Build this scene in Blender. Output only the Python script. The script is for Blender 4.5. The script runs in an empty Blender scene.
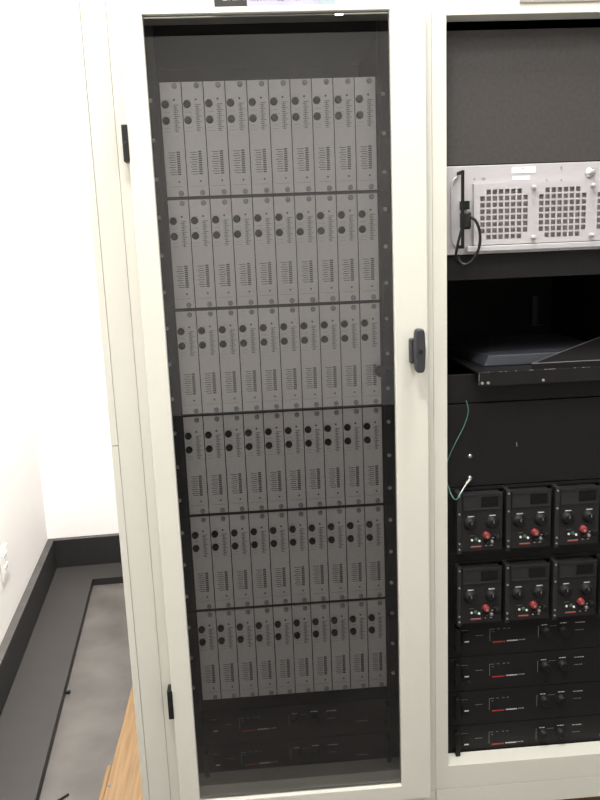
import bpy, math, random
from mathutils import Matrix, Vector
random.seed(7)
C = bpy.context.scene.collection
ZO = 2.03                      # height of the rack-door datum (top of the glass) above the floor

# ------------------------------------------------------------------ camera
cd = bpy.data.cameras.new('camera'); cam = bpy.data.objects.new('camera', cd); C.objects.link(cam)
yaw, pitch, roll = .0631, .196, -.0404
cy, sy, cp, sp = math.cos(yaw), math.sin(yaw), math.cos(pitch), math.sin(pitch)
fw = Vector((sy*cp, cy*cp, -sp)); rt = Vector((cy, -sy, 0)); up = rt.cross(fw)
c_, s_ = math.cos(roll), math.sin(roll)
rt, up = rt*c_ + up*s_, -rt*s_ + up*c_
cam.matrix_world = Matrix(((rt.x, up.x, -fw.x, .1739), (rt.y, up.y, -fw.y, -1.6225), (rt.z, up.z, -fw.z, -.453+ZO), (0, 0, 0, 1)))
cd.sensor_fit = 'VERTICAL'; cd.sensor_height = 24; cd.sensor_width = 18; cd.lens = 24*770/800
cd.clip_start = .02
bpy.context.scene.camera = cam

# ------------------------------------------------------------------ world, lamps, exposure
w = bpy.data.worlds.new('world'); bpy.context.scene.world = w; w.use_nodes = True
bg = w.node_tree.nodes['Background']; bg.inputs[0].default_value = (1, .97, .93, 1); bg.inputs[1].default_value = .03
vs = bpy.context.scene.view_settings
vs.view_transform = 'Standard'; vs.look = 'None'; vs.gamma = 1; vs.use_curve_mapping = False
vs.exposure = 0.24

def area(name, loc, size, power, col=(1, .98, .945), rot=(0, 0, 0)):
    l = bpy.data.lights.new(name, 'AREA'); l.shape = 'RECTANGLE'; l.size, l.size_y = size
    l.energy = power; l.color = col
    o = bpy.data.objects.new(name, l); C.objects.link(o)
    o.location = (loc[0], loc[1], loc[2]+ZO); o.rotation_euler = rot
    return o
LAMPS = [((.82, -.46, 1.36), (.3, .5), 33, 0), ((.05, -1.2, 1.36), (.5, .4), 42, 0), ((1.7, -2.0, 1.36), (.6, 1.0), 24, 0),
         ((.7, -3.65, 1.34), (1.2, .3), 48, -58), ((-.32, .95, 1.36), (.25, 1.0), 165, 0), ((1.03, -4.95, 1.36), (.07, .07), .9, 0)]  # tilted washer added to brighten the front wall, corner lamp added for the left
for loc_, size_, pw_, tilt_ in LAMPS:
    area('ceiling_lamp_light', loc_, size_, pw_, rot=(math.radians(tilt_), 0, 0))

# ------------------------------------------------------------------ materials
def mat(name, col, rough=.5, metal=0., spec=.5, var=.06, scale=30, bump=0., bscale=300, col2=None, stretch=(1, 1, 1), detail=4):
    m = bpy.data.materials.new(name); m.use_nodes = True
    nt = m.node_tree; b = nt.nodes['Principled BSDF']
    b.inputs['Roughness'].default_value = rough; b.inputs['Metallic'].default_value = metal
    b.inputs['Specular IOR Level'].default_value = spec
    tc = nt.nodes.new('ShaderNodeTexCoord'); mp = nt.nodes.new('ShaderNodeMapping'); mp.inputs['Scale'].default_value = stretch
    nt.links.new(tc.outputs['Object'], mp.inputs[0])
    n = nt.nodes.new('ShaderNodeTexNoise'); n.inputs['Scale'].default_value = scale; n.inputs['Detail'].default_value = detail
    nt.links.new(mp.outputs[0], n.inputs['Vector'])
    r = nt.nodes.new('ShaderNodeValToRGB'); r.color_ramp.elements[0].position = .3; r.color_ramp.elements[1].position = .7
    c2 = col2 or [min(1, c*(1+var)) for c in col]; c1 = col if col2 else [c*(1-var) for c in col]
    r.color_ramp.elements[0].color = (*c1, 1); r.color_ramp.elements[1].color = (*c2, 1)
    nt.links.new(n.outputs['Fac'], r.inputs[0]); nt.links.new(r.outputs[0], b.inputs['Base Color'])
    if bump:
        n2 = nt.nodes.new('ShaderNodeTexNoise'); n2.inputs['Scale'].default_value = bscale
        nt.links.new(mp.outputs[0], n2.inputs['Vector'])
        bp = nt.nodes.new('ShaderNodeBump'); bp.inputs['Strength'].default_value = bump; bp.inputs['Distance'].default_value = .002
        nt.links.new(n2.outputs['Fac'], bp.inputs['Height']); nt.links.new(bp.outputs[0], b.inputs['Normal'])
    return m
M = {}
M['cream'] = mat('cream_enamel', (.71, .70, .625), .42, var=.015, scale=4, bump=.03, bscale=500)
M['cream_post'] = mat('cream_enamel_post', (.67, .66, .59), .45, var=.015, scale=4, bump=.03, bscale=500)
M['black'] = mat('black_paint', (.018, .017, .018), .5, var=.2, scale=40, bump=.06)
M['blackin'] = mat('matt_black_interior', (.010, .010, .011), .7, var=.2, scale=10)
M['panel'] = mat('black_textured_panel', (.0115, .0105, .011), .5, spec=.24, var=.14, scale=120, bump=.15, bscale=700)
M['panellit'] = mat('grey_brown_lit_panel', (.046, .042, .040), .5, var=.16, scale=120, bump=.15, bscale=700)  # grey-brown finish with the stronger light high in the bay put into its colour
M['rail'] = mat('black_rail', (.013, .0135, .017), .5, var=.1)
M['grey'] = mat('grey_faceplate', (.80, .80, .79), .40, metal=.5, var=.03, scale=60)
M['print'] = mat('dark_print', (.09, .085, .085), .6)
M['knob'] = mat('black_plastic', (.005, .005, .0055), .55, spec=.3, var=.1)
M['rubber'] = mat('black_rubber', (.006, .006, .0065), .4, var=.1)
M['handle'] = mat('charcoal_plastic', (.035, .035, .04), .5, var=.1)
M['steel'] = mat('bright_steel', (.62, .61, .6), .32, metal=.9, var=.05)
M['zinc'] = mat('zinc_screw', (.72, .72, .72), .4, metal=.2)
M['screwd'] = mat('dull_screw', (.40, .39, .38), .4, metal=.4, var=.05)
M['silver'] = mat('brushed_aluminium', (.54, .525, .54), .42, metal=.3, var=.02, scale=40, stretch=(1, 1, 12))
M['white'] = mat('white_label', (.9, .9, .87), .6, var=.01)
M['lab2'] = mat('pale_green_label', (.75, .82, .76), .6, var=.01)
M['filter'] = mat('grey_filter_foam', (.30, .27, .26), .9, var=.25, scale=200)
M['redled'] = mat('red_lens', (.10, .05, .045), .3)
M['red'] = mat('red_plastic', (.27, .028, .028), .4)
M['redink'] = mat('red_ink', (.36, .04, .025), .5)
M['whiteink'] = mat('white_ink', (.60, .59, .57), .5)
M['greyink'] = mat('grey_ink', (.22, .22, .22), .5)
M['greenled'] = mat('green_lens', (.07, .17, .10), .3)
M['xt'] = mat('dark_grey_fascia', (.0115, .011, .012), .5, var=.1, scale=80, bump=.05)
M['lcd'] = mat('dark_display', (.007, .007, .007), .15)
M['lcdgrey'] = mat('grey_display_mask', (.022, .022, .0215), .35)
M['wall'] = mat('white_wall_paint', (.90, .875, .855), .7, var=.01, scale=3, bump=.03, bscale=200)
M['ceil'] = mat('dark_ceiling', (.05, .045, .042), .9)
M['curb'] = mat('dark_grey_curb', (.0115, .0108, .0105), .6, var=.15, scale=14, bump=.1, bscale=90)
M['curbtop'] = mat('grey_curb_top', (.055, .050, .047), .7, var=.2, scale=14)  # top faces, a paler grey than the curb sides
M['ledge'] = mat('grey_ledge_board', (.019, .0165, .015), .65, var=.12, scale=7, bump=.08, bscale=60)
M['floor'] = mat('grey_concrete', (.045, .040, .036), .6, col2=(.088, .079, .071), scale=5.5, bump=.06, bscale=40, detail=9)
M['wood'] = mat('yellow_pine', (.120, .062, .018), .6, col2=(.185, .107, .036), scale=9, stretch=(14, .7, 3), bump=.1, bscale=30)
M['lav'] = mat('lavender_plate', (.36, .36, .47), .5)
M['blug'] = mat('blue_grey_plate', (.30, .36, .40), .5)
M['plate'] = mat('taupe_plate', (.30, .28, .25), .5)
M['slate'] = mat('slate_plastic', (.058, .063, .076), .42, var=.1)
M['wire'] = mat('green_wire', (.10, .27, .20), .3)
M['wirew'] = mat('pale_wire', (.75, .76, .70), .4)
M['lampwhite'] = mat('lamp_housing', (.8, .8, .78), .5)
g = bpy.data.materials.new('tinted_glass'); g.use_nodes = True; nt = g.node_tree; nt.nodes.clear()
out = nt.nodes.new('ShaderNodeOutputMaterial'); mx = nt.nodes.new('ShaderNodeMixShader'); fr = nt.nodes.new('ShaderNodeFresnel')
tr = nt.nodes.new('ShaderNodeBsdfTransparent'); gl = nt.nodes.new('ShaderNodeBsdfGlossy')
fr.inputs[0].default_value = 1.5; tr.inputs[0].default_value = (.85, .85, .857, 1); gl.inputs['Roughness'].default_value = .0
gl.inputs[0].default_value = (1, 1, 1, 1)
nt.links.new(fr.outputs[0], mx.inputs[0]); nt.links.new(tr.outputs[0], mx.inputs[1]); nt.links.new(gl.outputs[0], mx.inputs[2]); nt.links.new(mx.outputs[0], out.inputs[0])
M['glass'] = g

# ------------------------------------------------------------------ mesh helpers
class MB:
    def __init__(s): s.v = []; s.f = []; s.m = []; s.sm = []
    def add(s, vs, fs, m=0, smooth=False):
        b = len(s.v); s.v += [tuple(v) for v in vs]
        for f in fs: s.f.append([b+i for i in f]); s.m.append(m); s.sm.append(smooth)
        return s
    def box(s, x0, x1, y0, y1, z0, z1, m=0):
        x0, x1 = min(x0, x1), max(x0, x1); y0, y1 = min(y0, y1), max(y0, y1); z0, z1 = min(z0, z1), max(z0, z1)
        return s.add([(x0,y0,z0),(x1,y0,z0),(x1,y1,z0),(x0,y1,z0),(x0,y0,z1),(x1,y0,z1),(x1,y1,z1),(x0,y1,z1)],
            [(0,3,2,1),(4,5,6,7),(0,1,5,4),(1,2,6,5),(2,3,7,6),(3,0,4,7)], m)
    def prism(s, poly, z0, z1, m=0):        # poly in XY, counter-clockwise
        n = len(poly)
        return s.add([(x,y,z0) for x,y in poly]+[(x,y,z1) for x,y in poly],
            [tuple(reversed(range(n))), tuple(range(n,2*n))]+[(i,(i+1)%n,n+(i+1)%n,n+i) for i in range(n)], m)
    def cyl(s, x, y0, y1, z, r0, r1=None, n=16, m=0, prof=None):   # axis along Y; prof = [(y, r)] from front to back
        prof = prof or [(y0, r0), (y1, r1 or r0)]
        vs = []
        for (y, r) in prof:
            vs += [(x+r*math.cos(2*math.pi*k/n), y, z+r*math.sin(2*math.pi*k/n)) for k in range(n)]
        fs = [tuple(range(n))]
        b = len(s.v); s.add(vs, [], m)
        def f(idx, sm): s.f.append([b+i for i in idx]); s.m.append(m); s.sm.append(sm)
        f(range(n), False); f(reversed(range((len(prof)-1)*n, len(prof)*n)), False)
        for j in range(len(prof)-1):
            for k in range(n):
                f((j*n+k, (j+1)*n+k, (j+1)*n+(k+1)%n, j*n+(k+1)%n), True)
        return s
    def tube(s, pts, r, n=8, m=0, sub=6):
        P = [Vector(p) for p in pts]; Q = []
        for i in range(len(P)-1):
            a, b, c, d = P[max(0,i-1)], P[i], P[i+1], P[min(len(P)-1,i+2)]
            for k in range(sub):
                t = k/sub
                Q.append(.5*((2*b)+(c-a)*t+(2*a-5*b+4*c-d)*t*t+(3*b-a-3*c+d)*t**3))
        Q.append(P[-1]); vs = []
        ref = Vector((0,1,0))
        for i, q in enumerate(Q):
            t = (Q[min(i+1,len(Q)-1)]-Q[max(i-1,0)]).normalized()
            u = t.cross(ref)
            if u.length < 1e-3: u = t.cross(Vector((1,0,0)))
            u.normalize(); v = t.cross(u); ref = -v if v.length and False else ref
            vs += [q+u*r*math.cos(2*math.pi*k/n)+v*r*math.sin(2*math.pi*k/n) for k in range(n)]
        fs = [(i*n+k, i*n+(k+1)%n, (i+1)*n+(k+1)%n, (i+1)*n+k) for i in range(len(Q)-1) for k in range(n)]
        s.add(vs, fs, m, True); L = len(Q)-1
        s.add([vs[k] for k in range(n)]+[vs[L*n+k] for k in range(n)], [tuple(reversed(range(n))), tuple(range(n,2*n))], m)
        return s
    def paint(s, face, m): s.m[face] = m; return s
    def ring(s, x0, x1, z0, z1, a0, a1, b0, b1, y0, y1):   # a flat frame x0..x1, z0..z1 with the opening a0..a1, b0..b1
        vs = [(x, y, z) for y in (y0, y1) for x, z in ((x0,z0),(x1,z0),(x1,z1),(x0,z1),(a0,b0),(a1,b0),(a1,b1),(a0,b1))]
        fs = []
        for k in range(4):
            j = (k+1) % 4
            fs += [(k, j, 4+j, 4+k), (8+j, 8+k, 12+k, 12+j), (k, 8+k, 8+j, j), (4+j, 12+j, 12+k, 4+k)]
        return s.add(vs, fs)
    def build(s, name, mats, parent=None, org=(0,0,0), bevel=0, seg=2):
        """vertices are given in the rack datum frame, org is the object's origin in that frame (0 for parts modelled locally)"""
        me = bpy.data.meshes.new(name); ox, oy, oz = org
        me.from_pydata([(x-ox, y-oy, z-oz) for x,y,z in s.v], [], s.f)
        for m in (mats if isinstance(mats, list) else [mats]): me.materials.append(M[m])
        me.polygons.foreach_set('material_index', s.m); me.polygons.foreach_set('use_smooth', s.sm)
        me.validate(); me.update()
        o = bpy.data.objects.new(name, me); C.objects.link(o)
        if parent: o.parent = parent
        else: o.location = (ox, oy, oz+ZO)
        if bevel:
            b = o.modifiers.new('bevel', 'BEVEL'); b.width = bevel; b.segments = seg; b.limit_method = 'ANGLE'
        return o
def tag(o, label=None, cat=None, group=None, kind=None):
    if label: o['label'] = label
    if cat: o['category'] = cat
    if group: o['group'] = group
    if kind: o['kind'] = kind
    return o
def thing(name, label, cat, loc, group=None):      # loc in the rack datum frame
    o = bpy.data.objects.new(name, None); C.objects.link(o); o.empty_display_size = .05
    o.location = (loc[0], loc[1], loc[2]+ZO)
    return tag(o, label, cat, group)
def copy_tree(o, parent=None):
    c = o.copy(); C.objects.link(c); c.parent = parent
    for ch in list(o.children): copy_tree(ch, c)
    return c
def struct(name, mb, m, bevel=0):
    return tag(mb.build(name, m, None, (0,0,0), bevel), kind='structure')

# ------------------------------------------------------------------ the room
ZF, ZC = -2.03, 1.44
K = -.085                                           # the left wall runs a little askew of the rack
def wx(y, off=0): return -.895 + off + K*(y-2.15) if y > -1.2 else -.895 + off + K*(-3.35)
by = lambda x, off=0: 2.15 - off + .055*(x+.895)     # back wall line
YB = -5.8; XR = 4.2
struct('floor', MB().box(-1.5, XR+.1, YB-.1, 2.7, ZF-.1, ZF), 'floor')
struct('ceiling', MB().box(-1.5, XR+.1, YB-.1, 2.7, ZC, ZC+.1), 'ceil')
yl = 2.15
struct('wall_left', MB().prism([(wx(YB), YB), (wx(-1.19), -1.2), (wx(2.4), 2.4), (wx(2.4)-.12, 2.4), (wx(-1.19)-.12, -1.2), (wx(YB)-.12, YB)], ZF, ZC), 'wall')
struct('wall_back', MB().prism([(-1.1, by(-1.1)), (XR, by(XR)), (XR, by(XR)+.1), (-1.1, by(-1.1)+.1)], ZF, ZC), 'wall')
struct('wall_front', MB().box(-1.5, XR, YB-.1, YB, ZF, ZC), 'wall')
struct('wall_right', MB().box(XR, XR+.1, YB, 2.6, ZF, ZC), 'wall')
# dark curb along the walls, and the low ledge in front of it
e = .001
struct('baseboard_left', MB().prism([(wx(-1.19, e), -1.2), (wx(-1.19, .034), -1.2), (wx(by(-.88), .034), by(-.87)-e), (wx(by(-.9), e), by(-.9)-e)], ZF, -1.85).paint(1, 1), ['curb', 'curbtop'], .002)
struct('baseboard_back', MB().prism([(wx(by(-.86)-.034, .0345), by(-.86, .034)), (XR-.01, by(XR, .034)), (XR-.01, by(XR, e)), (wx(by(-.86), .0345), by(-.86)-e)], ZF, -1.85).paint(1, 1), ['curb', 'curbtop'], .002)
yk = by(-.68)-.214
q_ = by(-.86)-.036
struct('trim_1', MB().prism([(wx(-1.19, .036), -1.2), (wx(-1.19, .232), -1.2), (wx(yk, .232), yk), (XR-.01, by(XR, .214)), (XR-.01, by(XR, .036)), (wx(q_, .036), q_)], ZF, ZF+.035).paint(1, 1), ['curb', 'ledge'], .0015)

# outlet on the left wall
t = thing('wall_outlet', 'white electrical outlet low on the left wall above the dark curb', 'outlet', (wx(1.26), 1.26, -1.665))
t.rotation_euler = (0, 0, math.atan(-K))
MB().box(.0005, .006, -.06, .06, 0, .115).build('cover_plate', 'white', t, bevel=.002)
for z in (.02, .065):
    s1 = MB().box(.006, .009, -.03, .03, z, z+.032).build('socket', 'wall', t, bevel=.001)
    MB().box(.009, .0093, -.014, -.010, z+.012, z+.024).box(.009, .0093, .008, .012, z+.012, z+.024).build('slot', 'print', s1)
# scraps on the floor
tag(MB().tube([(-.503, .395, ZF+.004), (-.47, .42, ZF+.004), (-.435, .452, ZF+.004)], .004).build('cable_tie_scrap', 'rubber', None, (-.47, .42, ZF)),
    'thin black cable tie scrap on the concrete floor near the wooden pallet', 'scrap')
tag(MB().box(-.592, -.55, 1.0, 1.012, ZF, ZF+.012).build('plastic_scrap', 'rubber', None, (-.57, 1.006, ZF), bevel=.002),
    'tiny black plastic scrap on the floor against the ledge edge', 'scrap')

# hidden-from-view lamp housings on the ceiling
ords = ['over the open rack bay', 'over the glass door', 'over the right side of the room', 'added to brighten the front wall', 'added in the corner to brighten the left wall', 'that is small and square']
for (loc, size, p, tilt), wds in zip(LAMPS, ords):
    t = thing('ceiling_light', 'white ceiling light panel ' + wds, 'ceiling light', (loc[0], loc[1], ZC))
    a, b = size[0]/2+.02, size[1]/2+.02
    MB().box(-a, a, -b, b, -.05 if not tilt else -.03, -.001).build('housing', 'lampwhite', t, bevel=.004)

# ------------------------------------------------------------------ wooden pallet
ZP = -1.838
t = thing('wooden_pallet', 'yellow pine pallet under the rack cabinets, sticking out at the left', 'pallet', (.5, .5, ZF))
def pal(mb, name='deck_board', bevel=.004): return mb.build(name, 'wood', t, (.5, .5, ZF), bevel)
b0 = pal(MB().box(-.268, -.125, .05, 1.1, ZP-.035, ZP-.0005))
pal(MB().box(-.2825, -.2685, .05, .318, ZP-.055, ZP-.006), 'side_board')
MB().cyl(0, 0, .001, 0, .005).build('nail_hole', 'print', b0).matrix_local = Matrix.Translation((-.260-.5, .225-.5, ZP-ZF+.0002)) @ Matrix.Rotation(math.pi/2, 4, 'X')
x = -.115
while x < 1.3:
    pal(MB().box(x, x+.135, .05, 1.1, ZP-.035, ZP-.0005)); x += .145
for y in (.16, .53, .95): pal(MB().box(-.26, 1.33, y, y+.09, ZF, ZP-.036), 'stringer')

# ------------------------------------------------------------------ rack cabinets
ZT = .12; YD = .95
lc = thing('rack_cabinet', 'cream rack cabinet with tall glass door, full of grey modules', 'rack cabinet', (.218, .03, ZP), 'cream rack cabinets')
O = (.218, .03, ZP)
f = MB()
f.ring(-.0714, .5750, -1.780, ZT, -.010, .497, -1.7155, 0, .03, .078)
f.box(-.1219, .5745, .03, .90, ZP, -1.7812)                  # plinth
f.build('frame', 'cream', lc, O, .001)
MB().box(-.1219, -.0722, .0305, .078, -1.7802, ZT).build('corner_post', 'cream_post', lc, O, .0009)
for z0, z1 in ((-.8615, ZT), (ZP, -.8635)):
    MB().box(-.138, -.1228, .0305, YD, z0, z1).build('side_panel', 'cream_post', lc, O, .0009)
ins = MB().box(-.122, -.0732, .0785, YD, -1.7825, ZT-.002).box(.562, .5745, .0785, YD, -1.7825, ZT-.002).box(-.073, .562, YD-.02, YD, -1.7825, ZT-.002)
ins.box(-.073, .562, .0785, YD, ZT-.02, ZT-.001).box(-.073, .562, .0785, YD, -1.7825, -1.745)
ins.build('inner_liner', 'blackin', lc, O)
MB().box(-.138, .5745, .03, YD, ZT+.001, ZT+.015).build('roof_panel', 'cream', lc, O, .002)
for x0, x1 in ((-.030, .0095), (.474, .515)):
    MB().box(x0, x1, .084, .10, -1.742, .05).build('mounting_rail', 'rail', lc, O)
# door
d = MB()
ZB = -1.737
d.ring(-.046, .557, -1.777, .011, 0, .485, ZB, 0, 0, .022)
door = d.build('door', 'cream', lc, O, .0025)
MB().box(-.004, .489, .011, .015, ZB-.004, .004).build('glass_pane', 'glass', door, O)
for z in (-.2725, -1.5105):
    MB().box(-.0565, -.0445, -.003, .0295, z, z+.071).cyl(-.0505, -.004, .0, z+.035, .004).build('hinge', 'rubber', door, O, .0015)
h = MB().prism([(.5135, -.02), (.5285, -.02), (.5285, 0), (.5135, 0)], -.706, -.653).build('handle_base', 'handle', door, O, .004, 3)
lv = MB()
for (z0, z1, wd) in ((-.7235, -.631, 1),):
    prof = [(-.7235, .0075), (-.715, .0105), (-.677, .0122), (-.64, .0108), (-.631, .0078)]
    vsx = []
    for z, hw in prof:
        vsx += [(.5305-hw, -.042, z), (.5305+hw, -.042, z), (.5305+hw*.9, -.019, z), (.5305-hw*.9, -.019, z)]
    fs = [(3,2,1,0), tuple(range(16,20))]
    for j in range(4):
        for k in range(4): fs.append((j*4+k, j*4+(k+1)%4, (j+1)*4+(k+1)%4, (j+1)*4+k))
    lv.add(vsx, fs)
lv.build('handle_lever', 'handle', door, O, .004, 3)
MB().cyl(.5305, -.0428, -.042, -.679, .0045).build('lock_barrel', 'rubber', door, O)
MB().cyl(.458, .03, .045, -.728, .012).tube([(.458, .04, -.728), (.478, .04, -.735), (.492, .036, -.75)], .004).build('latch_cam', 'rubber', door, O)
# header plate of the left bay
p = MB().box(.1405, .3815, .0265, .0295, .006, .07, 0)
np_ = p.build('nameplate', 'black', lc, O)
tag(np_, 'black and lavender nameplate cut off by the photo edge')
MB().box(.2048, .3462, .0258, .0265, .008, .07).build('lavender_field', 'lav', np_).matrix_local = Matrix.Translation((-O[0], -O[1], -O[2]))
MB().box(.3464, .3812, .0258, .0265, .008, .07).build('blue_field', 'blug', np_).matrix_local = Matrix.Translation((-O[0], -O[1], -O[2]))
lt = MB()
for a, b in ((.1575, .1655), (.1695, .1715), (.1765, .1785), (.1795, .187), (.1905, .1925), (.1975, .203)): lt.box(a, b, .0258, .0265, .0300, .05)
lt.build('lettering', 'white', np_).matrix_local = Matrix.Translation((-O[0], -O[1], -O[2]))
lt = MB(); random.seed(3); x = .212
while x < .342:
    wdt = random.uniform(.0015, .006); lt.box(x, x+wdt, .0252, .0258, random.choice((.0270, .0285, .0285)), .034); x += wdt+random.uniform(.0015, .004)
lt.build('small_print', 'print', np_).matrix_local = Matrix.Translation((-O[0], -O[1], -O[2]))

# right cabinet (open)
O2 = (.93, .03, ZP)
rc = thing('rack_cabinet', 'cream open rack cabinet holding the silver unit and black power supplies', 'rack cabinet', O2, 'cream rack cabinets')
XE = 1.285
f = MB()
f.ring(.5755, 1.22, -1.780, ZT, .606, 1.121, -1.7165, -.0058, .03, .078); f.box(.576, XE-.016, .03, .90, ZP, -1.7812)
f.build('frame', 'cream', rc, O2, .001)
MB().box(1.2215, 1.2685, .031, .078, -1.7825, ZT).build('corner_post', 'cream_post', rc, O2, .002)
for z0, z1 in ((-.8615, ZT), (ZP, -.8635)):
    MB().box(XE-.0145, XE, .031, YD, z0, z1).build('side_panel', 'cream_post', rc, O2, .002)
ins = MB().box(.576, .588, .0785, YD, -1.7825, ZT-.002).box(1.2, XE-.016, .0785, YD, -1.7825, ZT-.002).box(.588, 1.2, YD-.02, YD, -1.7825, ZT-.002)
ins.box(.588, 1.2, .0785, YD, ZT-.02, ZT-.001).box(.588, 1.2, .0785, YD, -1.7825, -1.745)
ins.build('inner_liner', 'blackin', rc, O2)
MB().box(.576, XE, .03, YD, ZT+.001, ZT+.015).build('roof_panel', 'cream', rc, O2, .002)
for x0, x1 in ((.5895, .6160), (1.0985, 1.138)):
    MB().box(x0, x1, .0865, .10, -1.742, .05).build('mounting_rail', 'rail', rc, O2)
MB().box(.757, .996, .0265, .0295, .0146, .07).build('nameplate', 'plate', rc, O2)
MB().box(.955, .968, .45, .462, -.690, -.612).box(.945, .985, .44, .48, -.695, -.690).build('inner_bracket', 'panel', rc, O2)

# ------------------------------------------------------------------ subracks with 60 plug-in modules
MX0, PW, MZ0, PH, YF = .0165, .0452, -.1052, .2363, .08
rows = ['top row', 'second row', 'third row', 'fourth row', 'fifth row', 'bottom row']
ordn = ['first', 'second', 'third', 'fourth', 'fifth', 'sixth', 'seventh', 'eighth', 'ninth', 'tenth']
sub = thing('module_subrack', 'x', 'subrack', (0, 0, 0), 'black module subracks behind the glass')
s = MB().box(-.0005, .4535, .0075, .26, 0, .0022).box(-.0005, .4535, .0075, .26, PH-.0055, PH-.0033).box(-.0145, -.0005, .0035, .26, 0, PH-.0033).box(.4535, .4575, .0035, .26, 0, PH-.0033).box(-.0005, .4535, .25, .26, .002, PH-.005)
s.build('chassis', 'rail', sub)
for x0, x1 in ((-.0455, -.0065), (.4575, .4985)):
    MB().box(x0, x1, -.0005, .0032, 0, PH-.0033).build('ear', 'rail', sub)
for x in (-.0205, .4660):
    for z in (.039, .118, .197):
        MB().cyl(x, -.004, -.0006, z, 0, n=10, prof=[(-.005, .0028), (-.0030, .0046), (-.0006, .0046)]).build('screw', 'zinc', sub)
W_, H_ = PW-.0021, PH-.0072
mod = thing('plug_in_module', 'x', 'module', (0, 0, 0), 'grey plug-in modules behind the glass door')
def U(u): return u*W_
def V(v): return H_*(1-v)
mb = MB().box(0, W_, 0, .003, 0, H_)
def dash(u0, u1, v, th=.0011, m=1): mb.box(U(u0), U(u1), -.0002, .0001, V(v)-th/2, V(v)+th/2, m)
random.seed(11)
for i in range(15):                                   # printed scale beside the two knobs
    v = .195+i*.0165; dash(.56 if i % 2 else .60, .78 if i % 3 else .86, v, .0012)
mb.box(U(.672), U(.690), -.0002, .0001, V(.43), V(.19), 1)
for v in (.155, .26, .295, .395, .425): dash(.10, .10+random.uniform(.2, .4), v, .0008, 2)
for i in range(10): dash(.20+.06*(i % 2), random.uniform(.50, .58), .61+i*.0215, .0013, 1)
for v in (.912,): dash(.12, .82, v, .0009, 2)
mb.build('faceplate', ['grey', 'print', 'screwd'], mod)
lb = MB()
for i in range(11): lb.box(U(.60), U(.76), -.0008, 0, V(.605+i*.0195)-.0018, V(.605+i*.0195)+.0010)
lb.build('test_point_strip', 'print', mod)
for v in (.190, .330):
    MB().cyl(U(.205), 0, 0, V(v), 0, n=18, prof=[(-.009, .0060), (-.008, .0068), (-.0015, .0072), (-.0015, .0079), (0, .0079)]).build('knob', 'knob', mod)
for u, v in ((.70, .033), (.70, .972)):
    MB().cyl(U(u), 0, 0, V(v), 0, n=12, prof=[(-.0045, .0036), (-.003, .0056), (0, .0056)]).build('screw', 'screwd', mod)
MB().cyl(U(.64), -.0015, 0, V(.152), .0022, n=10).build('indicator_light', 'redled', mod)
MB().cyl(U(.64), -.0012, 0, V(.868), .0020, n=10).build('test_socket', 'print', mod)
for r in range(6):
    zb = MZ0-(r+1)*PH
    q = sub if r == 0 else copy_tree(sub)
    q.location = (MX0, YF, zb+.0005+ZO)
    q['label'] = 'black metal subrack framing the %s of grey modules behind the glass' % (rows[r] if r in (0, 5) else rows[r]+' from the top')
    for k in range(10):
        q = mod if r+k == 0 else copy_tree(mod)
        q.location = (MX0+k*PW+.0004, YF+.0005, zb+.0036+ZO)
        pos = 'leftmost' if k == 0 else 'rightmost' if k == 9 else ordn[k]+' from left'
        q['label'] = 'grey plug-in module with two black knobs, %s in %s' % (pos, 'the '+rows[r] if r in (0, 5) else rows[r]+' down')

# ------------------------------------------------------------------ black rack power supplies (slim)
XL, XW = .611, .507
ps = thing('rack_power_supply', 'x', 'power supply', (0, 0, 0), 'slim black rack power supplies')
PHU = .0937
mb = MB().box(0, XW, 0, .004, -.0205, .0715)
def ink(x0, x1, z, th, m): mb.box(x0, x1, -.0003, .0002, z-th/2, z+th/2, m)
def words(x0, x1, z, th, m, rnd, gap=.0012):
    x = x0
    while x < x1-.002:
        wd = rnd.uniform(.003, .006); ink(x, min(x+wd, x1), z, th*rnd.uniform(.8, 1), m); x += wd+gap
rnd = random.Random(5)
dz = -.0055
_ink = ink
def ink(x0, x1, z, th, m): _ink(x0, x1, z+dz, th, m)
a = .113                                              # bracket lines of the control section
mb.box(a, a+.0009, -.0003, .0002, .0215+dz, .0515+dz, 3); ink(a, a+.012, .0525, .0011, 3)
for x in (.132, .147, .158): ink(x, x+.005, .0525, .0014, 3)
words(.119, .127, .0455, .0012, 3, rnd)
words(.1205, .152, .0180, .0036, 1, rnd, .0004); words(.156, .184, .0190, .0032, 2, rnd, .0006); words(.187, .204, .0195, .003, 3, rnd)
mb.box(.2345, .2354, -.0003, .0002, .0215+dz, .0525+dz, 3)
words(.078, .096, .0385, .0014, 3, rnd); words(.043, .060, .0545, .0012, 3, rnd)
words(.243, .258, .0540, .0022, 2, rnd); words(.263, .283, .0500, .0010, 3, rnd); words(.289, .306, .0560, .0022, 2, rnd)
words(.328, .352, .0545, .0016, 2, rnd); words(.328, .352, .0345, .0014, 3, rnd); words(.40, .43, .02, .002, 3, rnd)
mb.build('front_panel', ['panel', 'redink', 'whiteink', 'greyink'], ps)
MB().box(.005, .5-.003, .004, .33, -.018, .0695).build('case', 'black', ps)
sw = MB().box(.043, .062, -.0045, 0, .016, .044).build('rocker_switch', 'knob', ps, bevel=.001)
MB().box(.049, .060, -.0050, -.0045, .0195, .0225).build('switch_marking', 'whiteink', sw)
for x in (.2535, .2975):
    MB().cyl(x, 0, 0, .0330, 0, n=20, prof=[(-.016, .0085), (-.015, .0098), (-.002, .0105), (-.002, .012), (0, .012)]).build('knob', 'knob', ps)
for x in (.0285, XW-.0285):
    MB().box(x-.006, x+.006, -.022, -.018, .002, .064).box(x-.005, x+.005, -.018, 0, .002, .010).box(x-.005, x+.005, -.018, 0, .056, .064).build('handle', 'knob', ps, bevel=.0015)
wh = ['topmost of four at the bottom of the open bay', 'second from top of four in the open bay', 'third from top of four in the open bay', 'lowest of four in the open bay, above the sill']
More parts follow.
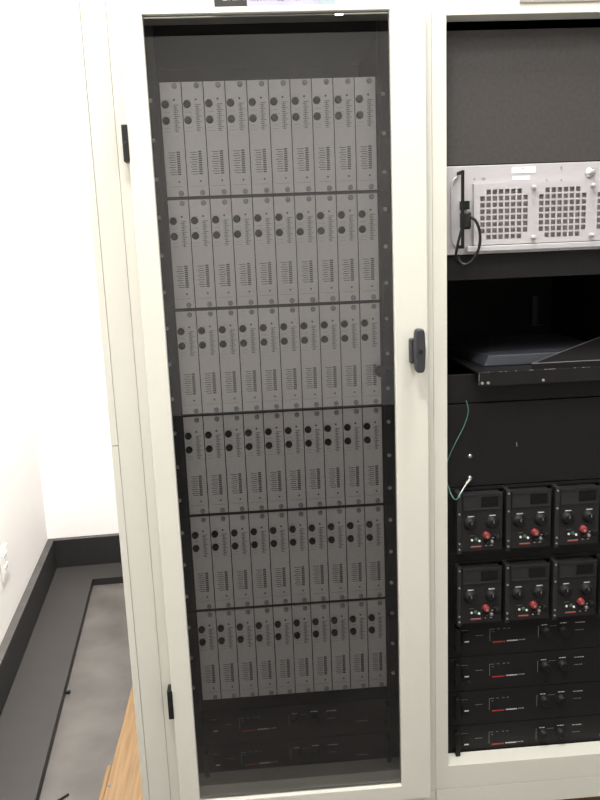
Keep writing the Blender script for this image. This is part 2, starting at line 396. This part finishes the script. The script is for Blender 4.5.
for i in range(4):
    q = ps if i == 0 else copy_tree(ps)
    q.location = (XL, .082, -1.342-(i+1)*PHU+ZO)
    q['label'] = 'slim black rack power supply, ' + wh[i]
for i, wd in enumerate(('upper one just under the bottom row of modules', 'lower one at the foot of the glass door')):
    q = copy_tree(ps); q.location = (-.012, .082, -1.5305-(i+1)*PHU+ZO)
    q['label'] = 'dark rack supply behind glass, ' + wd; q['group'] = 'dark rack supplies behind the glass door'

# ------------------------------------------------------------------ blank panels, right bay
def blank(z0, z1, label, m='panel', bolts=()):
    t = thing('blank_panel', label, 'panel', (XL, .082, z0), 'blank black panels in the open bay')
    MB().box(0, XW, 0, .004, 0, z1-z0).build('plate', m, t, bevel=.001)
    for x, z in bolts: MB().cyl(x-XL, 0, 0, z-z0, 0, n=12, prof=[(-.005, .003), (-.003, .0052), (0, .0052)]).build('screw', 'steel', t)
    return t
blank(-.2935, -.0215, 'large dark grey blank panel filling the top of the open bay', 'panellit')
blank(-.540, -.4855, 'narrow black blank strip directly under the silver ventilated unit')
blank(-.8195, -.7525, 'narrow black blank strip directly under the sliding tray')
blank(-1.2050, -1.1800, 'thin black strip between the two rows of small power supplies')
bl = blank(-1.0195, -.8225, 'tall black blank panel with green wire, above the small power supplies', bolts=((.6726, -.946), (.6726, -.999)))
MB().tube([(.7835-XL, -.0006, .1), (.7845-XL, -.0006, .09)], .0006, 6).build('scratch', 'whiteink', bl)

# ------------------------------------------------------------------ silver ventilated unit
OS = (XL, .082, -.484)
su = thing('ventilated_chassis', 'silver ventilated electronics unit with square-hole grilles and black handle', 'electronics unit', OS)
def B(*a): return MB().box(*a)
B(.613, 1.117, .078, .082, -.484, -.2955).build('front_panel', 'silver', su, OS, .0012)
B(.62, 1.11, .0825, .45, -.482, -.30).build('case', 'black', su, OS)
gp = MB(); YG0, YG1 = .066, .069
gx0, gx1, gz0, gz1 = .6755, 1.095, -.4645, -.335
pitch_, hole = .01363, .0102
cent = [(.7420, -.4003), (.8727, -.4003), (1.0034, -.4003)]
xs = gx0
def region(x0, x1, z0, z1):
    if x1-x0 > 1e-4 and z1-z0 > 1e-4: gp.box(x0, x1, YG0, YG1, z0, z1)
half = 4*pitch_; gg = pitch_-hole
region(gx0, gx1, cent[0][1]+half, gz1); region(gx0, gx1, gz0, cent[0][1]-half)
prev = gx0
for cx, cz in cent:
    x0 = cx-half; x1 = min(cx+half, gx1); region(prev, x0, cz-half, cz+half); prev = x1
    nc = 8 if cx < 1 else 6
    for j in range(8):
        za = cz-half+j*pitch_; region(x0, x1, za, za+gg/2); region(x0, x1, za+pitch_-gg/2, za+pitch_)
        for i in range(nc):
            xa = x0+i*pitch_
            if xa > gx1-pitch_: continue
            corner = (i in (0, 7)) and (j in (0, 7))
            if corner: region(xa, xa+pitch_, za+gg/2, za+pitch_-gg/2)
            else:
                region(xa, xa+gg/2, za+gg/2, za+pitch_-gg/2); region(xa+pitch_-gg/2, xa+pitch_, za+gg/2, za+pitch_-gg/2)
gp.box(gx0, gx0+.002, YG1, .078, gz0, gz1).box(gx0, gx1, YG1, .078, gz0, gz0+.002).box(gx0, gx1, YG1, .078, gz1-.002, gz1)
gr = gp.build('grille_panel', 'silver', su, OS)
B(gx0+.004, gx1-.002, .0735, .0775, gz0+.004, gz1-.004).build('filter_mat', 'filter', su, OS)
B(.66, 1.117, .060, .0775, -.4785, -.4665).build('lower_ledge', 'silver', su, OS, .0015)
for x in (.8073, .9381, 1.0687):
    for z in (-.3465, -.4525):
        MB().cyl(x, 0, 0, z, 0, n=14, prof=[(.051, .0030), (.0525, .0040), (.059, .0040), (.059, .0050), (YG0-.0002, .0050)]).build('thumb_screw', 'silver', su, OS)
for x, z in ((.786, -.3045), (.872, -.305), (.84, -.331), (.873, -.332), (.68, -.3225), (.698, -.3225), (.702, -.3225), (.872, -.4815)):
    MB().cyl(x, .0762, .0778, z, .0020, n=8).build('screw', 'screwd', su, OS)
B(.762, .815, .0770, .0779, -.3145, -.3015).build('paper_label', 'white', su, OS)
B(.764, .802, .0770, .0779, -.3290, -.3205).build('paper_label', 'lab2', su, OS)
bn = MB().cyl(.9365, 0, 0, -.3185, 0, n=18, prof=[(.054, .0045), (.055, .006), (.068, .006), (.068, .0085), (.074, .0085), (.074, .0105), (.0777, .0105)])
bn.build('coax_connector', 'steel', su, OS)
hb = MB().box(.6400, .6462, .036, .044, -.4705, -.3075).box(.6403, .6460, .044, .0777, -.3150, -.3075).box(.6403, .6460, .044, .0777, -.4705, -.4630)
hb.build('handle', 'knob', su, OS, .0015)
MB().tube([(.640, .0745, -.318), (.630, .0735, -.330), (.628, .0735, -.37), (.629, .0735, -.42), (.630, .0735, -.452), (.640, .0745, -.468)], .0022, 8).build('handle_bracket', 'silver', su, OS)
B(.6465, .6650, .062, .0777, -.3875, -.3695).build('power_inlet', 'knob', su, OS, .001)
# cord
oc = (.655, .06, -.52)
co = thing('power_cord', 'black power cord plugged in behind the silver unit\'s black handle', 'cord', oc)
MB().box(.6415, .6645, .0445, .0615, -.4300, -.393).build('plug', 'rubber', co, oc, .005, 3)
MB().tube([(0.6605, .048, -.402), (0.6735, .042, -.415), (0.6815, .042, -.44), (0.6805, .045, -.47), (0.6675, .05, -.496), (0.6545, .055, -.505), (0.6445, .06, -.500), (0.6405, .065, -.488), (0.6425, .068, -.485)], .0033, 8).build('cable', 'rubber', co, oc)
MB().tube([(0.6445, .052, -.428), (0.6355, .05, -.46), (0.6325, .055, -.488), (0.6395, .062, -.500)], .003, 8).build('cable_tail', 'rubber', co, oc)

# ------------------------------------------------------------------ tray with flat box and plate
ot = (.85, .25, -.776)
ty = thing('sliding_tray', 'worn black sliding tray across the open bay with chipped front corner', 'tray', ot)
MB().box(.680, 1.06, .036, .040, -.7745, -.7425).box(.680, 1.06, .040, .56, -.7505, -.7470).box(.680, .684, .040, .56, -.7505, -.7425).box(1.056, 1.06, .04, .56, -.7505, -.7425).build('tray_pan', 'panel', ty, ot, .001)
for x in (.6865, .700, .8255): MB().cyl(x, .033, .036, -.7665, .0032, n=10).build('bolt', 'steel', ty, ot)
ed = MB(); rnd = random.Random(2)
for i in range(16):
    x = .680+abs(rnd.gauss(0, .035)); ed.box(x, x+rnd.uniform(.003, .012), .0352, .0362, -.7434, -.7418)
for i in range(10):
    x = rnd.uniform(.68, 1.0); ed.box(x, x+rnd.uniform(.003, .010), .0352, .0362, -.7432, -.7420)
for i in range(7): z = -.744-i*.004; ed.box(.6793, .6803, .0355, .0355+rnd.uniform(.002, .006), z, z-rnd.uniform(.001, .003))
ed.build('chipped_edge', 'steel', ty, ot)
zt, zh = -.7465, -.7215
od = (.85, .3, zt)
dv = thing('flat_device', 'flat black plastic device with sloped left side lying on the tray', 'device', od)
bot = [(.722, .138), (1.040, .138), (1.045, .37), (1.045, .50), (.705, .50)]
top = [(.734, .142), (1.038, .142), (1.043, .374), (1.043, .497), (.850, .497)]
MB().add([(x, y, zt+.0003) for x, y in bot]+[(x, y, zh) for x, y in top], [(4,3,2,1,0), (5,6,7,8,9)]+[(i, (i+1)%5, 5+(i+1)%5, 5+i) for i in range(5)]).build('shell', 'slate', dv, od, .002)
for (x0, y0) in ((.742, .33), (.768, .36)):
    f_ = (x0-.714)/.11
    zz = zt + (zh-zt)*min(1, max(0, f_)) + .002
    MB().tube([(x0, y0, zz+.001), (x0+.015, y0+.05, zz+.002)], .0011, 6).build('vent_slot', 'whiteink', dv, od)
op = (.95, .06, zt)
PZ = -.7322
zp = lambda y: PZ + .2126*(y-.06)
pt = [(.8086, .06), (1.052, .06), (1.052, .2227)]
mb = MB().add([(x, y, zp(y)-.0025) for x, y in pt]+[(x, y, zp(y)) for x, y in pt], [(2,1,0), (3,4,5)]+[(i, (i+1)%3, 3+(i+1)%3, 3+i) for i in range(3)])
mb.box(.8086, 1.052, .0600, .0620, zt+.0003, PZ-.0028)
fl = mb.build('metal_plate', 'panel', None, op, .0006)
M['worn'] = mat('worn_metal_edge', (.16, .155, .15), .5)
MB().tube([(.8088, .0605, zp(.0605)+.0004), (1.051, .2222, zp(.2222)+.0004)], .0008, 6).tube([(.8088, .0600, zp(.06)), (1.051, .0600, zp(.06))], .0011, 6).build('worn_edge', 'worn', fl, op)
tag(fl, 'tilted dark flap with slanting left edge leaning over the flat device on the tray', 'plate')

# ------------------------------------------------------------------ small power supplies in carriers
ZX = [-1.1795, -1.3635]                                # carrier bottoms
CHH = [.158, .158]
XU0, UP = .6455, .1165
car = thing('supply_carrier', 'x', 'rack frame', (0, 0, 0), 'black carriers for the small power supplies')
CH = .158
mb = MB().box(0, XW, 0, .004, 0, .008).box(0, XW, 0, .004, CH-.008, CH).box(0, .0375, 0, .004, .008, CH-.008).box(.4935, XW, 0, .004, .008, CH-.008)
mb.box(.02, .5, .30, .304, .004, CH-.004).box(.02, .5, .004, .30, .001, .004)
mb.build('carrier_frame', 'panel', car)
for i in range(5):
    x = .0245+i*UP-.0005
    if i < 4:
        p_ = MB().box(x, x+.0105, -.030, 0, .004, CH-.004).build('post', 'black', car, bevel=.001)
        for z in (.016, .030, CH-.055, CH-.012):
            MB().cyl(x+.005, -.032, -.030, z, .0022, n=10).build('bolt', 'screwd', p_)
for i, zb in enumerate(ZX):
    q = car if i == 0 else copy_tree(car)
    q.location = (XL, .082, zb-.0001+ZO)
    q['label'] = 'black rack carrier with upright posts holding the %s row of small power supplies' % ('upper', 'lower')[i]
sp_ = thing('small_power_supply', 'x', 'power supply', (0, 0, 0), 'small power supplies in two rows')
mb = MB().box(0, .096, 0, .003, 0, .142)
rnd = random.Random(9)
def ink2(x0, x1, z, th, m): mb.box(x0, x1, -.0004, .0002, z-th/2, z+th/2, m)
ink2(.021, .047, .0100, .0034, 1); x = .022
while x < .045: mb.box(x, x+.0011, -.0006, .0002, .0108, .0118, 2); x += .0022
words_x = .056
for i in range(4): ink2(.056+i*.0047, .0595+i*.0047, .0118, .0024, 2)
for x in (.0135, .0645): ink2(x, x+.015, .0855, .0022, 2)
ink2(.0725, .087, .030, .0020, 2); mb.box(.0790, .0803, -.0004, .0002, .023, .037, 2)
ink2(.018, .03, .038, .0008, 3); ink2(.047, .06, .038, .0008, 3)
mb.build('front_panel', ['xt', 'redink', 'whiteink', 'greyink'], sp_, bevel=.0)
MB().box(.002, .094, .003, .24, .002, .138).build('case', 'black', sp_)
bz = MB().box(.001, .095, -.003, 0, .100, .104).box(.001, .095, -.003, 0, .134, .1405).box(.001, .005, -.003, 0, .104, .134).box(.089, .095, -.003, 0, .104, .134)
bz.build('display_bezel', 'xt', sp_, bevel=.0006)
MB().box(.0055, .0885, -.0015, .0, .1045, .1335).build('display_mask', 'lcdgrey', sp_)
MB().box(.045, .086, -.0020, -.0016, .1075, .1315).build('display_window', 'lcd', sp_)
for x in (.0195, .0715):
    k_ = MB().cyl(x, 0, 0, .0685, 0, n=24, prof=[(-.014, .0095), (-.0128, .0116), (-.002, .0140), (-.002, .0160), (0, .0160)]).build('knob', 'knob', sp_)
    MB().box(x-.0008, x+.0008, -.0147, -.014, .0705, .0775).build('pointer', 'greyink', k_)
for x, z, m, nm, r in ((.0572, .0385, 'red', 'red_jack', .0085), (.0850, .030, 'knob', 'black_jack', .0085), (.0595, .0205, 'knob', 'black_jack', .0062)):
    j = MB().cyl(x, 0, 0, z, 0, n=16, prof=[(-.013, r*.62), (-.0125, r*.8), (-.009, r*.92), (-.007, r*.75), (-.005, r*.75), (-.004, r), (0, r)]).build(nm, m, sp_)
    if m == 'red':
        tag(j, 'red binding post'); MB().cyl(x, -.0138, -.0131, z, r*.38, n=10).build('post_tip', 'steel', j)
MB().cyl(.0705, 0, 0, .0225, 0, n=12, prof=[(-.008, .003), (-.006, .0042), (0, .0042)]).build('ground_post', 'steel', sp_)
MB().cyl(.0235, -.002, 0, .0275, .0028, n=10).build('indicator_light', 'white', sp_)
MB().cyl(.0335, -.0025, 0, .0290, .0040, n=10).build('indicator_light', 'greenled', sp_)
MB().cyl(.0415, -.002, 0, .0245, .0028, n=10).build('indicator_light', 'white', sp_)
cn = ['leftmost', 'middle of three', 'third from left']
for r in range(2):
    for k in range(3):
        q = sp_ if r+k == 0 else copy_tree(sp_)
        q.location = (XU0+.0016+k*UP, .056, ZX[r]+.0085+ZO)
        q['label'] = 'small black power supply with red jack, %s in the %s row' % (cn[k], ('upper', 'lower')[r])

# ------------------------------------------------------------------ loose green wire
ow = (.65, .07, -1.05)
wv = thing('loose_wire', 'thin loose green wire looping down the black blank panel', 'wire', ow)
MB().tube([(.6622, .0765, -.812), (.6670, .0755, -.838), (.6575, .0755, -.871), (.6365, .0755, -.912), (.6195, .077, -.951), (.6130, .079, -.985), (.6205, .077, -1.0155)], .0010, 6).build('upper_strand', 'wire', wv, ow)
def fwd(x, z, y): k_ = (y+1.6225)/1.6995; return (.1739+(x-.1739)*k_, y, -.453+(z+.453)*k_)
MB().tube([(.6205, .077, -1.0155), fwd(.6275, -1.036, .060), fwd(.637, -1.0490, .046), fwd(.647, -1.040, .046), fwd(.656, -1.023, .058)], .00125, 6).build('lower_strand', 'wire', wv, ow)
MB().tube([fwd(.645, -1.043, .0455), fwd(.656, -1.023, .058), (.663, .0745, -1.010)], .0016, 6).tube([(.663, .0745, -1.010), (.6715, .0745, -1.0005)], .0028, 8).build('white_lug', 'wirew', wv, ow)
